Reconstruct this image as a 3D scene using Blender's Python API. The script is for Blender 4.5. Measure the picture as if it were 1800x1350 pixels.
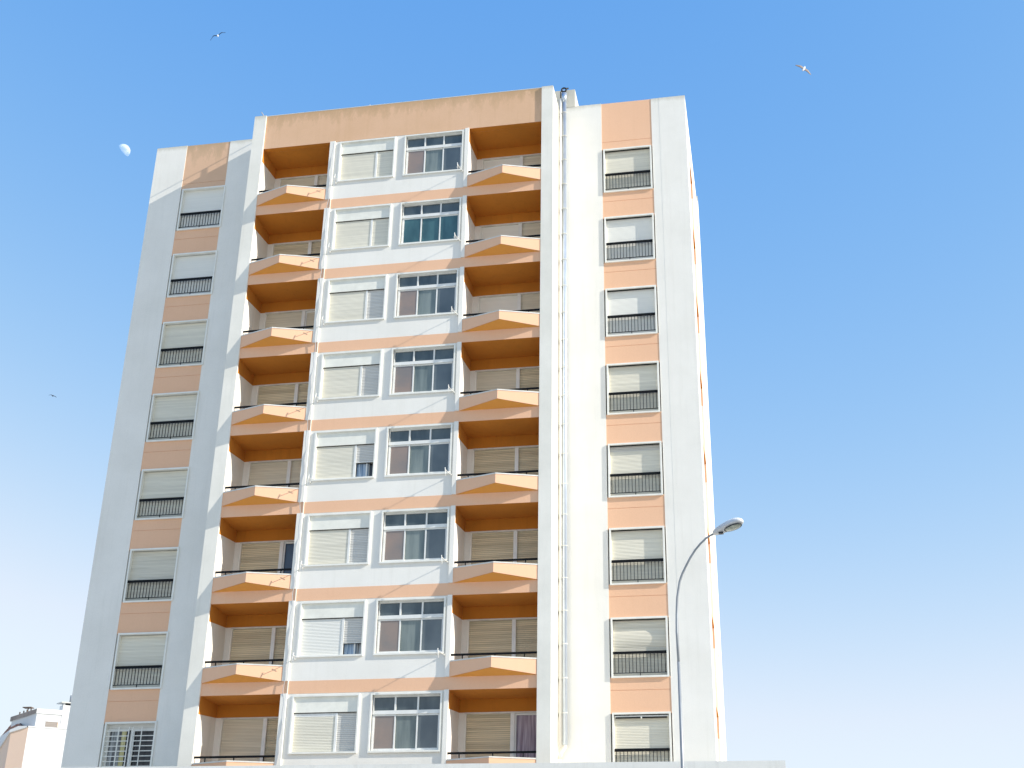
import bpy, bmesh, math, random
from mathutils import Vector, Matrix
random.seed(7)
scene = bpy.context.scene
for o in list(bpy.data.objects):
    bpy.data.objects.remove(o, do_unlink=True)
GZ = 31.65                       # height of the roof line above the street

# ---------------------------------------------------------------- camera
F = Vector((-0.17430356, 0.88799119, 0.42554661))
R_ = Vector((0.98258102, 0.18513176, 0.01614865))
U_ = Vector((0.06444234, -0.42094879, 0.90479241))
cam_d = bpy.data.cameras.new('camera')
cam = bpy.data.objects.new('camera', cam_d)
scene.collection.objects.link(cam)
m = Matrix((R_, U_, -F)).transposed().to_4x4()
m.translation = Vector((14.12834, -37.91645, -30.05252 + GZ))
cam.matrix_world = m
cam_d.sensor_fit = 'HORIZONTAL'
cam_d.sensor_width = 36.0
cam_d.lens = 2336.697 / 1800 * 36
cam_d.clip_start = 0.1
cam_d.clip_end = 9000
scene.camera = cam

# ---------------------------------------------------------------- sky and sun
SUN = Vector((4.6, -1.0, 2.45)).normalized()
elev = math.asin(SUN.z)
azim = math.atan2(SUN.x, SUN.y)
world = bpy.data.worlds.new('World')
scene.world = world
world.use_nodes = True
wn, wl = world.node_tree.nodes, world.node_tree.links
wn.clear()
sky = wn.new('ShaderNodeTexSky')
sky.sky_type = 'NISHITA'
sky.sun_disc = False
sky.sun_elevation = elev
sky.sun_rotation = azim
sky.altitude = 0
sky.air_density = 1.0
sky.dust_density = 0.6
sky.ozone_density = 1.6
hs = wn.new('ShaderNodeHueSaturation')
hs.inputs['Saturation'].default_value = 1.0
hs.inputs['Value'].default_value = 1.0
bg = wn.new('ShaderNodeBackground')
bg.inputs['Strength'].default_value = 0.115
wo = wn.new('ShaderNodeOutputWorld')
# colour response of the sky, channel by channel (deeper blue aloft, milky near the horizon)
sep = wn.new('ShaderNodeSeparateColor')
com = wn.new('ShaderNodeCombineColor')
wl.new(sky.outputs[0], sep.inputs[0])
def wmath(op, x, y):
    n = wn.new('ShaderNodeMath'); n.operation = op
    for sock, v in zip(n.inputs, (x, y)):
        if isinstance(v, (int, float)): sock.default_value = v
        else: wl.new(v, sock)
    return n.outputs[0]
def smin(x, y, d):
    n = wn.new('ShaderNodeMath'); n.operation = 'SMOOTH_MIN'
    wl.new(x, n.inputs[0]); n.inputs[1].default_value = y; n.inputs[2].default_value = d
    return n.outputs[0]
gg = smin(wmath('MULTIPLY', wmath('POWER', sep.outputs[1], .85), .98), 2.85, 1.0)
rr = wmath('MULTIPLY', wmath('POWER', gg, 2.1), .304)
rr = wmath('MINIMUM', rr, wmath('MULTIPLY', gg, .88))
bb = wmath('MULTIPLY', wmath('POWER', gg, .20), 2.52)
bb = wmath('MAXIMUM', bb, wmath('MULTIPLY', gg, 1.02))
for k, ch in enumerate((rr, gg, bb)):
    wl.new(ch, com.inputs[k])
wl.new(com.outputs[0], hs.inputs['Color'])
wl.new(hs.outputs[0], bg.inputs[0])
wl.new(bg.outputs[0], wo.inputs[0])
sd = bpy.data.lights.new('sun', 'SUN')
sd.energy = 2.2
sd.angle = math.radians(0.5)
sd.color = (1.0, 0.95, 0.87)
so = bpy.data.objects.new('sun', sd)
scene.collection.objects.link(so)
so.rotation_mode = 'QUATERNION'
so.rotation_quaternion = SUN.to_track_quat('Z', 'Y')
so.location = (60, -40, 60)
scene.view_settings.view_transform = 'Standard'
scene.view_settings.look = 'None'
scene.view_settings.exposure = 1.5
scene.view_settings.gamma = 1.0
scene.cycles.max_bounces = 8
scene.cycles.diffuse_bounces = 4

# ---------------------------------------------------------------- materials
def new_mat(name):
    mt = bpy.data.materials.new(name)
    mt.use_nodes = True
    nt = mt.node_tree
    b = nt.nodes['Principled BSDF']
    return mt, nt, b

def N(nt, t, **kw):
    n = nt.nodes.new(t)
    for k, v in kw.items():
        if k in n.inputs:
            n.inputs[k].default_value = v
        else:
            setattr(n, k, v)
    return n

def coords(nt, scale=(1, 1, 1)):
    tc = N(nt, 'ShaderNodeTexCoord')
    mp = N(nt, 'ShaderNodeMapping')
    mp.inputs['Scale'].default_value = scale
    nt.links.new(tc.outputs['Object'], mp.inputs['Vector'])
    return mp.outputs[0]

def noise(nt, vec, scale, detail=4, rough=.6):
    n = N(nt, 'ShaderNodeTexNoise')
    n.inputs['Scale'].default_value = scale
    n.inputs['Detail'].default_value = detail
    n.inputs['Roughness'].default_value = rough
    nt.links.new(vec, n.inputs['Vector'])
    return n.outputs[0]

def ramp(nt, fac, stops):
    r = N(nt, 'ShaderNodeValToRGB')
    els = r.color_ramp.elements
    els[0].position, els[0].color = stops[0][0], (*stops[0][1], 1)
    els[1].position, els[1].color = stops[-1][0], (*stops[-1][1], 1)
    for p, c in stops[1:-1]:
        e = els.new(p)
        e.color = (*c, 1)
    nt.links.new(fac, r.inputs[0])
    return r.outputs[0]

def mixc(nt, fac, a, b, mode='MIX'):
    n = N(nt, 'ShaderNodeMix')
    n.data_type = 'RGBA'
    n.blend_type = mode
    for s, v in ((n.inputs[0], fac), (n.inputs[6], a), (n.inputs[7], b)):
        if isinstance(v, (int, float)):
            s.default_value = v
        elif isinstance(v, tuple):
            s.default_value = (*v, 1)
        else:
            nt.links.new(v, s)
    return n.outputs[2]

def mathn(nt, op, a, b=0.0, clamp=False):
    n = N(nt, 'ShaderNodeMath')
    n.operation = op
    n.use_clamp = clamp
    for s, v in zip(n.inputs, (a, b)):
        if isinstance(v, (int, float)):
            s.default_value = v
        else:
            nt.links.new(v, s)
    return n.outputs[0]

def bump(nt, b, h, strength=.3, dist=.01):
    n = N(nt, 'ShaderNodeBump')
    n.inputs['Strength'].default_value = strength
    n.inputs['Distance'].default_value = dist
    nt.links.new(h, n.inputs['Height'])
    nt.links.new(n.outputs[0], b.inputs['Normal'])

def stucco(name, col, dirt, amount=.35, streak=.5, rough=.9, top=None, topcol=None, toplen=1.4):
    """painted render: cloudy tone, fine grain, run-off streaks"""
    mt, nt, b = new_mat(name)
    v = coords(nt)
    big = noise(nt, v, .55, 5)
    c = mixc(nt, mathn(nt, 'MULTIPLY', ramp(nt, big, [(.35, (0, 0, 0)), (.75, (1, 1, 1))]), amount), col, dirt)
    vs = coords(nt, (5.5, 5.5, .28))
    st = noise(nt, vs, 1.0, 5, .65)
    sm = ramp(nt, st, [(.52, (0, 0, 0)), (.78, (1, 1, 1))])
    c = mixc(nt, mathn(nt, 'MULTIPLY', sm, streak), c, dirt)
    if top is not None:
        tc = N(nt, 'ShaderNodeTexCoord')
        sx = N(nt, 'ShaderNodeSeparateXYZ')
        nt.links.new(tc.outputs['Object'], sx.inputs[0])
        h = mathn(nt, 'SUBTRACT', top, sx.outputs[2])              # metres below the top edge
        vt = coords(nt, (2.6, 2.6, .9))
        nz = noise(nt, vt, 1.0, 9, .75)
        reach = mathn(nt, 'MULTIPLY', ramp(nt, nz, [(.38, (0, 0, 0)), (.72, (1, 1, 1))]), toplen)
        k = mathn(nt, 'SUBTRACT', 1.0, mathn(nt, 'DIVIDE', h, mathn(nt, 'ADD', reach, .12)), clamp=True)
        k = mathn(nt, 'POWER', k, 1.1)
        c = mixc(nt, mathn(nt, 'MULTIPLY', k, .7), c, topcol)
    fine = noise(nt, v, 45, 3)
    c = mixc(nt, .10, c, ramp(nt, fine, [(.3, (.35, .35, .35)), (.7, (1, 1, 1))]), 'MULTIPLY')
    nt.links.new(c, b.inputs['Base Color'])
    b.inputs['Roughness'].default_value = rough
    bump(nt, b, fine, .35, .006)
    return mt

def paint(name, col, rough=.45, var=.08, metal=0.0, spec=.5):
    mt, nt, b = new_mat(name)
    v = coords(nt)
    n = noise(nt, v, 3.0, 5)
    dark = tuple(x * (1 - var * 2.5) for x in col)
    c = ramp(nt, n, [(.3, dark), (.65, col)])
    nt.links.new(c, b.inputs['Base Color'])
    b.inputs['Roughness'].default_value = rough
    b.inputs['Metallic'].default_value = metal
    b.inputs['Specular IOR Level'].default_value = spec
    return mt

def slats(name, col, groove, pitch=.045, depth=.012, rough=.6, var=.1, spread=.5):
    """roller shutter: horizontal slats with a groove between them"""
    mt, nt, b = new_mat(name)
    tc = N(nt, 'ShaderNodeTexCoord')
    sx = N(nt, 'ShaderNodeSeparateXYZ')
    nt.links.new(tc.outputs['Object'], sx.inputs[0])
    z = mathn(nt, 'DIVIDE', sx.outputs[2], pitch)
    f = mathn(nt, 'FRACT', z)
    g = mathn(nt, 'ABSOLUTE', mathn(nt, 'SUBTRACT', f, .5))        # .5 in the groove
    gm = ramp(nt, g, [(.33, (0, 0, 0)), (.46, (1, 1, 1))])
    vs = coords(nt, (.35, .35, 14.0))
    row = noise(nt, vs, 1.0, 4, .6)
    base = ramp(nt, row, [(.5 - spread / 3, tuple(x * (1 - var * 2) for x in col)), (.5 + spread / 3, col)])
    c = mixc(nt, mathn(nt, 'MULTIPLY', gm, .8), base, groove)
    nt.links.new(c, b.inputs['Base Color'])
    b.inputs['Roughness'].default_value = rough
    bump(nt, b, mathn(nt, 'SUBTRACT', 1.0, mathn(nt, 'MULTIPLY', g, 2.0)), .6, depth)
    return mt

def glassy(name, c1, c2, scale=(1.5, 1.5, .6), rough=.08, spec=.5):
    """window pane: reflecting surface over what stands behind it"""
    mt, nt, b = new_mat(name)
    v = coords(nt, scale)
    n = noise(nt, v, 1.6, 3, .5)
    c = ramp(nt, n, [(.35, c1), (.65, c2)])
    nt.links.new(c, b.inputs['Base Color'])
    b.inputs['Roughness'].default_value = .6
    b.inputs['Specular IOR Level'].default_value = spec
    b.inputs['Coat Weight'].default_value = 1.0
    b.inputs['Coat Roughness'].default_value = rough
    b.inputs['Coat IOR'].default_value = 1.5
    v2 = coords(nt, (1, 1, 1))
    wob = noise(nt, v2, 2.2, 1)
    bp = N(nt, 'ShaderNodeBump')
    bp.inputs['Strength'].default_value = .25
    bp.inputs['Distance'].default_value = .01
    nt.links.new(wob, bp.inputs['Height'])
    nt.links.new(bp.outputs[0], b.inputs['Coat Normal'])
    return mt

def folds(name, c1, c2, freq=9.0):
    mt, nt, b = new_mat(name)
    v = coords(nt, (freq, freq, .5))
    n = noise(nt, v, 1.4, 2)
    nt.links.new(ramp(nt, n, [(.35, c1), (.65, c2)]), b.inputs['Base Color'])
    b.inputs['Roughness'].default_value = .9
    return mt

WHITE = (.90, .865, .79)
M = {}
M['white'] = stucco('white_render', WHITE, (.68, .65, .57), .38, .26, top=GZ - .1, topcol=(.50, .47, .38), toplen=.25)
M['white_pier'] = stucco('grey_white_render', (.88, .845, .755), (.64, .62, .54), .6, .4, top=GZ - .2, topcol=(.5, .47, .38), toplen=.3)
M['peach'] = stucco('peach_render', (.87, .53, .335), (.78, .44, .255), .25, .2)
M['parapet'] = stucco('weathered_peach_render', (.77, .49, .31), (.64, .39, .21), .5, .35, top=GZ - .2, topcol=(.46, .30, .15), toplen=1.3)
M['wingtop'] = stucco('weathered_wing_render', (.76, .49, .32), (.62, .38, .22), .35, .25, top=GZ - .1, topcol=(.42, .30, .17), toplen=1.5)
M['orange'] = stucco('orange_render', (.60, .22, .02), (.38, .13, .012), .5, .45)  # soffit peach with bounced light and recess shade put into the colour
M['orange_pale'] = stucco('pale_orange_render', (.80, .36, .07), (.66, .27, .05), .3, .2)  # lighter copy of the soffit colour, for the less shaded undersides
M['frame'] = paint('white_frame_paint', (.88, .86, .78), .5, .05)
M['alu'] = paint('white_aluminium', (.83, .82, .77), .35, .05)
M['sill'] = paint('pale_sill', (.74, .72, .66), .6, .08)
M['black'] = paint('black_iron', (.004, .0045, .006), .6, .1, spec=.2)
M['shut_cream'] = slats('cream_shutter', (.86, .81, .67), (.58, .52, .38))
M['shut_white'] = slats('white_shutter', (.87, .85, .77), (.68, .65, .58), var=.03)
M['shut_tan'] = slats('tan_shutter', (.74, .64, .44), (.30, .24, .14), pitch=.06, var=.14, spread=.25)  # balcony shutters: cream darkened to tan for the shade of the recess
M['shut_tan2'] = slats('pale_tan_shutter', (.80, .73, .57), (.44, .38, .27), var=.12)  # paler balcony shutter, recess shade likewise in the colour
M['shut_sage'] = slats('grey_shutter', (.74, .71, .64), (.34, .32, .28), pitch=.055)
M['shut_yellow'] = slats('yellowed_shutter', (.80, .75, .62), (.48, .42, .29), var=.12)
M['box'] = paint('shutter_box_paint', (.87, .85, .75), .7, .05)
M['gl_teal'] = glassy('teal_glass', (.02, .075, .085), (.05, .14, .15))
M['gl_dark'] = glassy('dark_glass', (.07, .09, .10), (.15, .175, .18), (.5, .5, .4))
M['gl_green'] = glassy('green_glass', (.09, .12, .115), (.21, .245, .225), (2.2, 2.2, .3))
M['gl_brown'] = glassy('brown_glass', (.21, .18, .16), (.29, .21, .165), (.6, .6, .9))
M['gl_transom'] = glassy('transom_glass', (.035, .055, .065), (.085, .11, .115))
M['gl_black'] = glassy('black_glass', (.004, .005, .008), (.012, .014, .02))
M['gl_blue'] = glassy('blue_glass', (.01, .03, .07), (.03, .07, .14))
M['curt_blue'] = folds('blue_curtain', (.08, .16, .28), (.45, .55, .65), 14)
M['curt_grey'] = folds('grey_curtain', (.12, .12, .12), (.50, .52, .52), 14)
M['curt_pink'] = folds('lilac_lace_curtain', (.20, .15, .20), (.50, .44, .50), 9)
M['curt_yellow'] = folds('yellow_curtain', (.45, .38, .15), (.75, .70, .40), 14)
M['inside'] = paint('dark_interior', (.02, .018, .016), .9, .1)  # near-black for the shadow strips above the shutters
M['inside_blue'] = paint('blue_interior', (.06, .09, .14), .9, .1)
M['pipe'] = paint('galvanised_pipe', (.62, .68, .76), .3, .05, metal=.75)
M['pipe_cream'] = paint('cream_pipe', (.82, .80, .74), .5, .04)
M['rubber'] = paint('black_rubber', (.015, .015, .018), .5, .1)  # pipe collar rubber, also the shade under the chimney cap
M['cable'] = paint('grey_cable', (.45, .46, .48), .6, .1)
M['cable_dark'] = paint('brown_cable', (.13, .08, .05), .6, .1)
M['podium'] = stucco('podium_render', (.82, .80, .74), (.62, .60, .54), .5, .55)
M['roof'] = stucco('roof_felt', (.30, .29, .27), (.2, .2, .19), .4, .2)
M['steel'] = paint('galvanised_pole', (.34, .36, .38), .45, .08, metal=.2)
M['lamp_shell'] = paint('lamp_shell', (.62, .63, .64), .35, .05)
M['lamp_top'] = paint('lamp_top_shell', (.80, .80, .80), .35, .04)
M['lamp_dark'] = paint('lamp_gasket', (.02, .025, .03), .4, .1)
M['lamp_glass'] = glassy('lamp_lens', (.20, .22, .16), (.48, .50, .42), (6, 6, 6), .05)
M['nb_white'] = stucco('neighbour_white', (.80, .79, .765), (.70, .66, .60), .2, .1)
M['nb_peach'] = stucco('neighbour_peach', (.88, .64, .48), (.80, .55, .40), .3, .1)
M['nb_win'] = slats('neighbour_blind', (.42, .36, .31), (.25, .2, .17), pitch=.09)
M['fascia'] = stucco('dirty_fascia', (.42, .34, .28), (.16, .13, .12), .7, .5)
M['bird_dark'] = paint('slate_feathers', (.012, .014, .022), .8, .1)
M['bird_white'] = paint('white_feathers', (.80, .80, .80), .8, .04)
M['bird_brown'] = paint('mottled_feathers', (.36, .30, .27), .8, .2)

def tile_mat():
    mt, nt, b = new_mat('clay_tiles')
    v = coords(nt)
    n = noise(nt, v, 7, 3)
    nt.links.new(ramp(nt, n, [(.3, (.10, .04, .03)), (.5, (.50, .24, .16)), (.7, (.75, .46, .34))]), b.inputs['Base Color'])
    b.inputs['Roughness'].default_value = .9
    return mt
M['tiles'] = tile_mat()

def ground_mat(name, c1, c2, sc, bmp=.4):
    mt, nt, b = new_mat(name)
    v = coords(nt)
    a = noise(nt, v, sc, 6)
    f = noise(nt, v, sc * 30, 3)
    c = ramp(nt, a, [(.3, c1), (.7, c2)])
    c = mixc(nt, .25, c, ramp(nt, f, [(.3, (.5, .5, .5)), (.7, (1, 1, 1))]), 'MULTIPLY')
    nt.links.new(c, b.inputs['Base Color'])
    b.inputs['Roughness'].default_value = .9
    bump(nt, b, f, bmp, .01)
    return mt
M['earth'] = ground_mat('pale_ground', (.50, .46, .38), (.62, .58, .50), .05)
M['asphalt'] = ground_mat('asphalt', (.045, .045, .048), (.075, .075, .075), .3)
M['paving'] = ground_mat('paving', (.48, .46, .42), (.60, .58, .53), .5)
M['line'] = ground_mat('road_paint', (.65, .65, .63), (.8, .8, .78), 1.0)
M['kerb'] = ground_mat('kerb_stone', (.36, .35, .33), (.48, .47, .45), 1.0)

# ---------------------------------------------------------------- mesh helpers
class MB:
    """collects shapes; heights are given relative to the roof line"""
    def __init__(s, dz=GZ):
        s.v, s.f, s.mi, s.mats, s.dz = [], [], [], [], dz
        s.smooth = []
    def _m(s, mat):
        if mat not in s.mats:
            s.mats.append(mat)
        return s.mats.index(mat)
    def poly(s, pts, mat, smooth=False):
        i = len(s.v)
        s.v += [(p[0], p[1], p[2] + s.dz) for p in pts]
        s.f.append(tuple(range(i, i + len(pts))))
        s.mi.append(s._m(mat)); s.smooth.append(smooth)
    def mesh(s, verts, faces, mat, smooth=False):
        i = len(s.v)
        s.v += [(p[0], p[1], p[2] + s.dz) for p in verts]
        for f in faces:
            s.f.append(tuple(i + k for k in f)); s.mi.append(s._m(mat)); s.smooth.append(smooth)
    def box(s, x0, x1, y0, y1, z0, z1, mat):
        if x0 > x1: x0, x1 = x1, x0
        if y0 > y1: y0, y1 = y1, y0
        if z0 > z1: z0, z1 = z1, z0
        vs = [(x0, y0, z0), (x1, y0, z0), (x1, y1, z0), (x0, y1, z0), (x0, y0, z1), (x1, y0, z1), (x1, y1, z1), (x0, y1, z1)]
        s.mesh(vs, [(0, 3, 2, 1), (4, 5, 6, 7), (0, 1, 5, 4), (1, 2, 6, 5), (2, 3, 7, 6), (3, 0, 4, 7)], mat)
    def frame(s, x0, x1, z0, z1, y0, y1, t, mat, tb=None):
        """rectangular window surround in the XZ plane"""
        tb = tb or t
        s.box(x0, x0 + t, y0, y1, z0, z1, mat)
        s.box(x1 - t, x1, y0, y1, z0, z1, mat)
        s.box(x0 + t, x1 - t, y0, y1, z1 - t, z1, mat)
        s.box(x0 + t, x1 - t, y0, y1, z0, z0 + tb, mat)
    def prism(s, base, z0, z1, mat):
        n = len(base)
        vs = [(x, y, z0) for x, y in base] + [(x, y, z1) for x, y in base]
        fs = [tuple(reversed(range(n))), tuple(range(n, 2 * n))] + [(i, (i + 1) % n, n + (i + 1) % n, n + i) for i in range(n)]
        s.mesh(vs, fs, mat)
    def tube(s, pts, r, mat, seg=8, r1=None):
        pts = [Vector(p) for p in pts]
        r1 = r if r1 is None else r1
        n = len(pts)
        vs = []
        up = Vector((0.123, .37, .91)).normalized()
        prev = None
        for i, p in enumerate(pts):
            t = (pts[min(i + 1, n - 1)] - pts[max(i - 1, 0)]).normalized()
            a = prev if prev is not None else t.cross(up)
            a = (a - t * a.dot(t)).normalized(); prev = a
            b = t.cross(a)
            rr = r + (r1 - r) * i / (n - 1)
            for k in range(seg):
                w = 2 * math.pi * k / seg
                vs.append(tuple(p + a * math.cos(w) * rr + b * math.sin(w) * rr))
        fs = [tuple(reversed(range(seg))), tuple(range((n - 1) * seg, n * seg))]
        s.mesh(vs, fs, mat)
        # side faces share the same vertices
        base = len(s.v) - len(vs)
        for i in range(n - 1):
            for k in range(seg):
                k2 = (k + 1) % seg
                s.f.append((base + i * seg + k, base + i * seg + k2, base + (i + 1) * seg + k2, base + (i + 1) * seg + k))
                s.mi.append(s._m(mat)); s.smooth.append(True)
    def build(s, name, parent=None, loc=(0, 0, 0), bevel=0.0):
        me = bpy.data.meshes.new(name)
        L = Vector(loc)
        me.from_pydata([tuple(Vector(v) - L) for v in s.v], [], s.f)
        for mt in s.mats:
            me.materials.append(M[mt])
        for p, i, sm in zip(me.polygons, s.mi, s.smooth):
            p.material_index = i
            p.use_smooth = sm
        bm = bmesh.new(); bm.from_mesh(me)
        bmesh.ops.recalc_face_normals(bm, faces=bm.faces)
        bm.to_mesh(me); bm.free()
        me.update()
        o = bpy.data.objects.new(name, me)
        scene.collection.objects.link(o)
        o.location = L
        if bevel:
            bv = o.modifiers.new('edge', 'BEVEL'); bv.width = bevel; bv.segments = 1; bv.limit_method = 'ANGLE'
        if parent:
            o.parent = parent
        return o

def tag(o, label=None, cat=None, group=None, kind=None):
    if label: o['label'] = label
    if cat: o['category'] = cat
    if group: o['group'] = group
    if kind: o['kind'] = kind
    return o

def empty(name, loc=(0, 0, 0)):
    o = bpy.data.objects.new(name, None)
    scene.collection.objects.link(o)
    o.location = loc
    return o

def structure(name, mb):
    return tag(mb.build(name), kind='structure')

# ================================================================ THE TOWER
tower = empty('apartment_building')
tag(tower, 'tall white and peach apartment tower with angular orange-lined balconies', 'apartment building')
H = 2.85
NF = 8
X = dict(ledge=-7.768, lp0=-6.53, lp1=-4.775, l0=-6.461, l1=-4.725, f0=-3.216, f1=-2.764, bl=-.187, s0=.184, s1=2.274,
         g0=2.608, g1=4.774, b1=4.966, p0=7.579, p1=7.99, strip=8.40, rp0=9.535, rp1=11.335, r0=9.582, r1=11.299, redge=12.559)
CTOP, LTOP, RTOP = -.21, -.09, -.13
BOT = -24.75                     # podium roof
YW = .045                        # wall face between the window surrounds
YL, YR = 1.46, 1.42
YB = 1.42                        # rear wall of the balconies
CB, PT, PB = -1.68, -4.15, -4.53

w = MB()
# left wing
w.box(X['ledge'], X['lp0'], YL, 13.9, BOT, LTOP, 'white')
w.box(X['lp1'], X['f0'] - .0, YL, 13.9, BOT, LTOP, 'white')
w.box(X['lp0'], X['lp1'], YL + .35, 13.9, BOT, LTOP - .02, 'white')
# right wing
w.box(X['p1'] - .02, X['rp0'], YR, 13.9, BOT, RTOP, 'white')
w.box(X['rp0'], X['rp1'], YR + .35, 8.9, BOT, RTOP - .02, 'white')
w.box(X['rp1'], 11.62, YR + .003, 8.9, BOT, RTOP - .003, 'white')
w.box(11.62, X['redge'], YR, 2.84, BOT, RTOP, 'white')
w.box(11.62, X['redge'], 4.80, 8.40, BOT, RTOP, 'white')
w.box(11.60, 12.60, 8.40, 9.0, BOT, .08, 'white')
# centre block: fins, side returns, core behind the windows
w.box(X['f0'], X['f1'], -.02, 1.50, BOT, CTOP, 'white_pier')
w.box(X['p0'], X['p1'], -.02, 1.50, BOT, CTOP, 'white_pier')
w.box(X['f0'], X['f0'] + .3, 1.50, 13.9, CTOP - .6, CTOP, 'white')
w.box(7.75, 8.57, YR - .012, 4.2, -.14, .63, 'white')
w.box(-.02, 4.80, .30, 1.60, BOT, CTOP - .3, 'white')
w.box(X['f0'] + .01, X['p1'] - .03, 1.60, 13.85, BOT, CTOP - .61, 'white')
# wall around the two window columns
s0, s1, g0, g1 = X['s0'] + .05, X['s1'] - .05, X['g0'] + .05, X['g1'] - .05
w.box(.0, s0, YW, .30, BOT, CB, 'white')
w.box(s1, g0, YW, .30, BOT, CB, 'white')
w.box(g1, 4.83, YW, .30, BOT, CB, 'white')
for i in range(NF):
    z = -i * H
    zb = -3.45 + z
    zn = max(-1.73 - H + z, BOT)
    w.box(s0, s1, YW, .30, zn - .03, zb + .04, 'white')
    w.box(g0, g1, YW, .30, zn - .03, zb + .04, 'white')
    # end strips (stand proud between the peach bands)
    w.box(X['bl'], -.0, -.018, 1.5, PT + z, CB + z, 'white')
    w.box(4.83, X['b1'], -.018, 1.5, PT + z, CB + z, 'white')
    w.box(X['bl'], -.0, YW - .004, 1.5, PB + z, PT + z, 'white')
    w.box(4.83, X['b1'], YW - .004, 1.5, PB + z, PT + z, 'white')
wall = w.build('wall', tower)

# roof parapet of the centre block (peach, weathered)
b = MB()
b.box(X['f1'], X['p0'], .035, .30, CB, CTOP - .015, 'parapet')
b.box(X['f1'], X['p0'], .30, 1.60, CB + .03, CB + .25, 'roof')
roof_par = b.build('roof_parapet', tower)
b = MB()
b.box(X['f1'] + .01, X['p0'] - .01, .03, .33, CTOP - .015, CTOP + .005, 'sill')
b.build('coping', roof_par)
b = MB()
b.box(X['ledge'] + .2, X['redge'] - .2, 3.5, 13.5, -.9, -.45, 'roof')
b.build('roof', tower)
b = MB()                          # lightning cable on a post along the roof edge
b.tube([(-3.08, .2 + k * .5, .14 + .006 * math.sin(k)) for k in range(14)], .018, 'cable', 6)
b.box(-3.12, -3.04, .885, .925, CTOP, .13, 'white')
b.box(-3.11, -3.05, 2.86, 2.98, CTOP, .15, 'white')
b.build('roof_cable', tower)
b = MB()
for px, hh in ((-2.4, .10), (-.9, .14), (1.15, .18), (2.9, .1), (5.2, .12)):
    b.box(px, px + .03, .12, .15, CTOP, CTOP + hh * .6, 'sill')
b.build('roof_fixing', tower)

# peach bands across the centre block and panels on the wings
for i in range(NF):
    z = -i * H
    b = MB()
    b.box(X['f1'], X['p0'], YW - .008, .28, PB + z, PT + z, 'peach')
    b.build('peach_band', tower)
def panel(x0, x1, y, z0, z1, score, mat='peach'):
    b = MB()
    if score is None:
        b.box(x0, x1, y, y + .34, z0, z1, mat)
    else:
        b.box(x0, x1, y, y + .34, z0, score - .008, mat)
        b.box(x0, x1, y, y + .34, score + .008, z1, mat)
        b.box(x0, x1, y + .012, y + .3, score - .009, score + .009, mat)
    return b.build('peach_panel', tower)
panel(X['lp0'], X['lp1'], YL + .015, -2.10, LTOP - .01, -1.86, 'wingtop')
panel(X['rp0'], X['rp1'], YR + .015, -2.15, RTOP - .01, -1.84, 'peach')
for i in range(NF):
    z = -i * H
    panel(X['lp0'], X['lp1'], YL + .015, -2.14 - H + z, -3.95 + z + .03, -4.32 + z)
    panel(X['rp0'], X['rp1'], YR + .015, -2.19 - H + z, -4.0 + z + .03, -4.36 + z)

# ------------------------------------------------ windows of the wings
def wing_window(x0, x1, yp, zt, zb, shut, side, i):
    f = MB()
    f.frame(x0, x1, zb, zt, yp - .045, yp + .30, .055, 'frame', .05)
    win = f.build('window', tower)
    xi0, xi1 = x0 + .055, x1 - .055
    zi0, zi1 = zb + .05, zt - .055
    r = MB()
    r.box(xi0, xi0 + .02, yp - .02, yp + .08, zi0, zi1, 'frame')
    return win, xi0, xi1, zi0, zi1

def railing(win, x0, x1, y, z0, z1, n):
    r = MB()
    r.box(x0, x1, y - .025, y + .025, z1 - .075, z1, 'black')
    r.box(x0, x1, y - .01, y + .01, z0 + .085, z0 + .105, 'black')
    for k in range(n):
        px = x0 + (x1 - x0) * (k + .5) / n
        r.box(px - .0085, px + .0085, y - .009, y + .009, z0 + .105, z1 - .075, 'black')
    r.box((x0 + x1) / 2 - .012, (x0 + x1) / 2 + .012, y - .01, y + .01, z0, z0 + .09, 'black')
    return r.build('railing', win)

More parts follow.
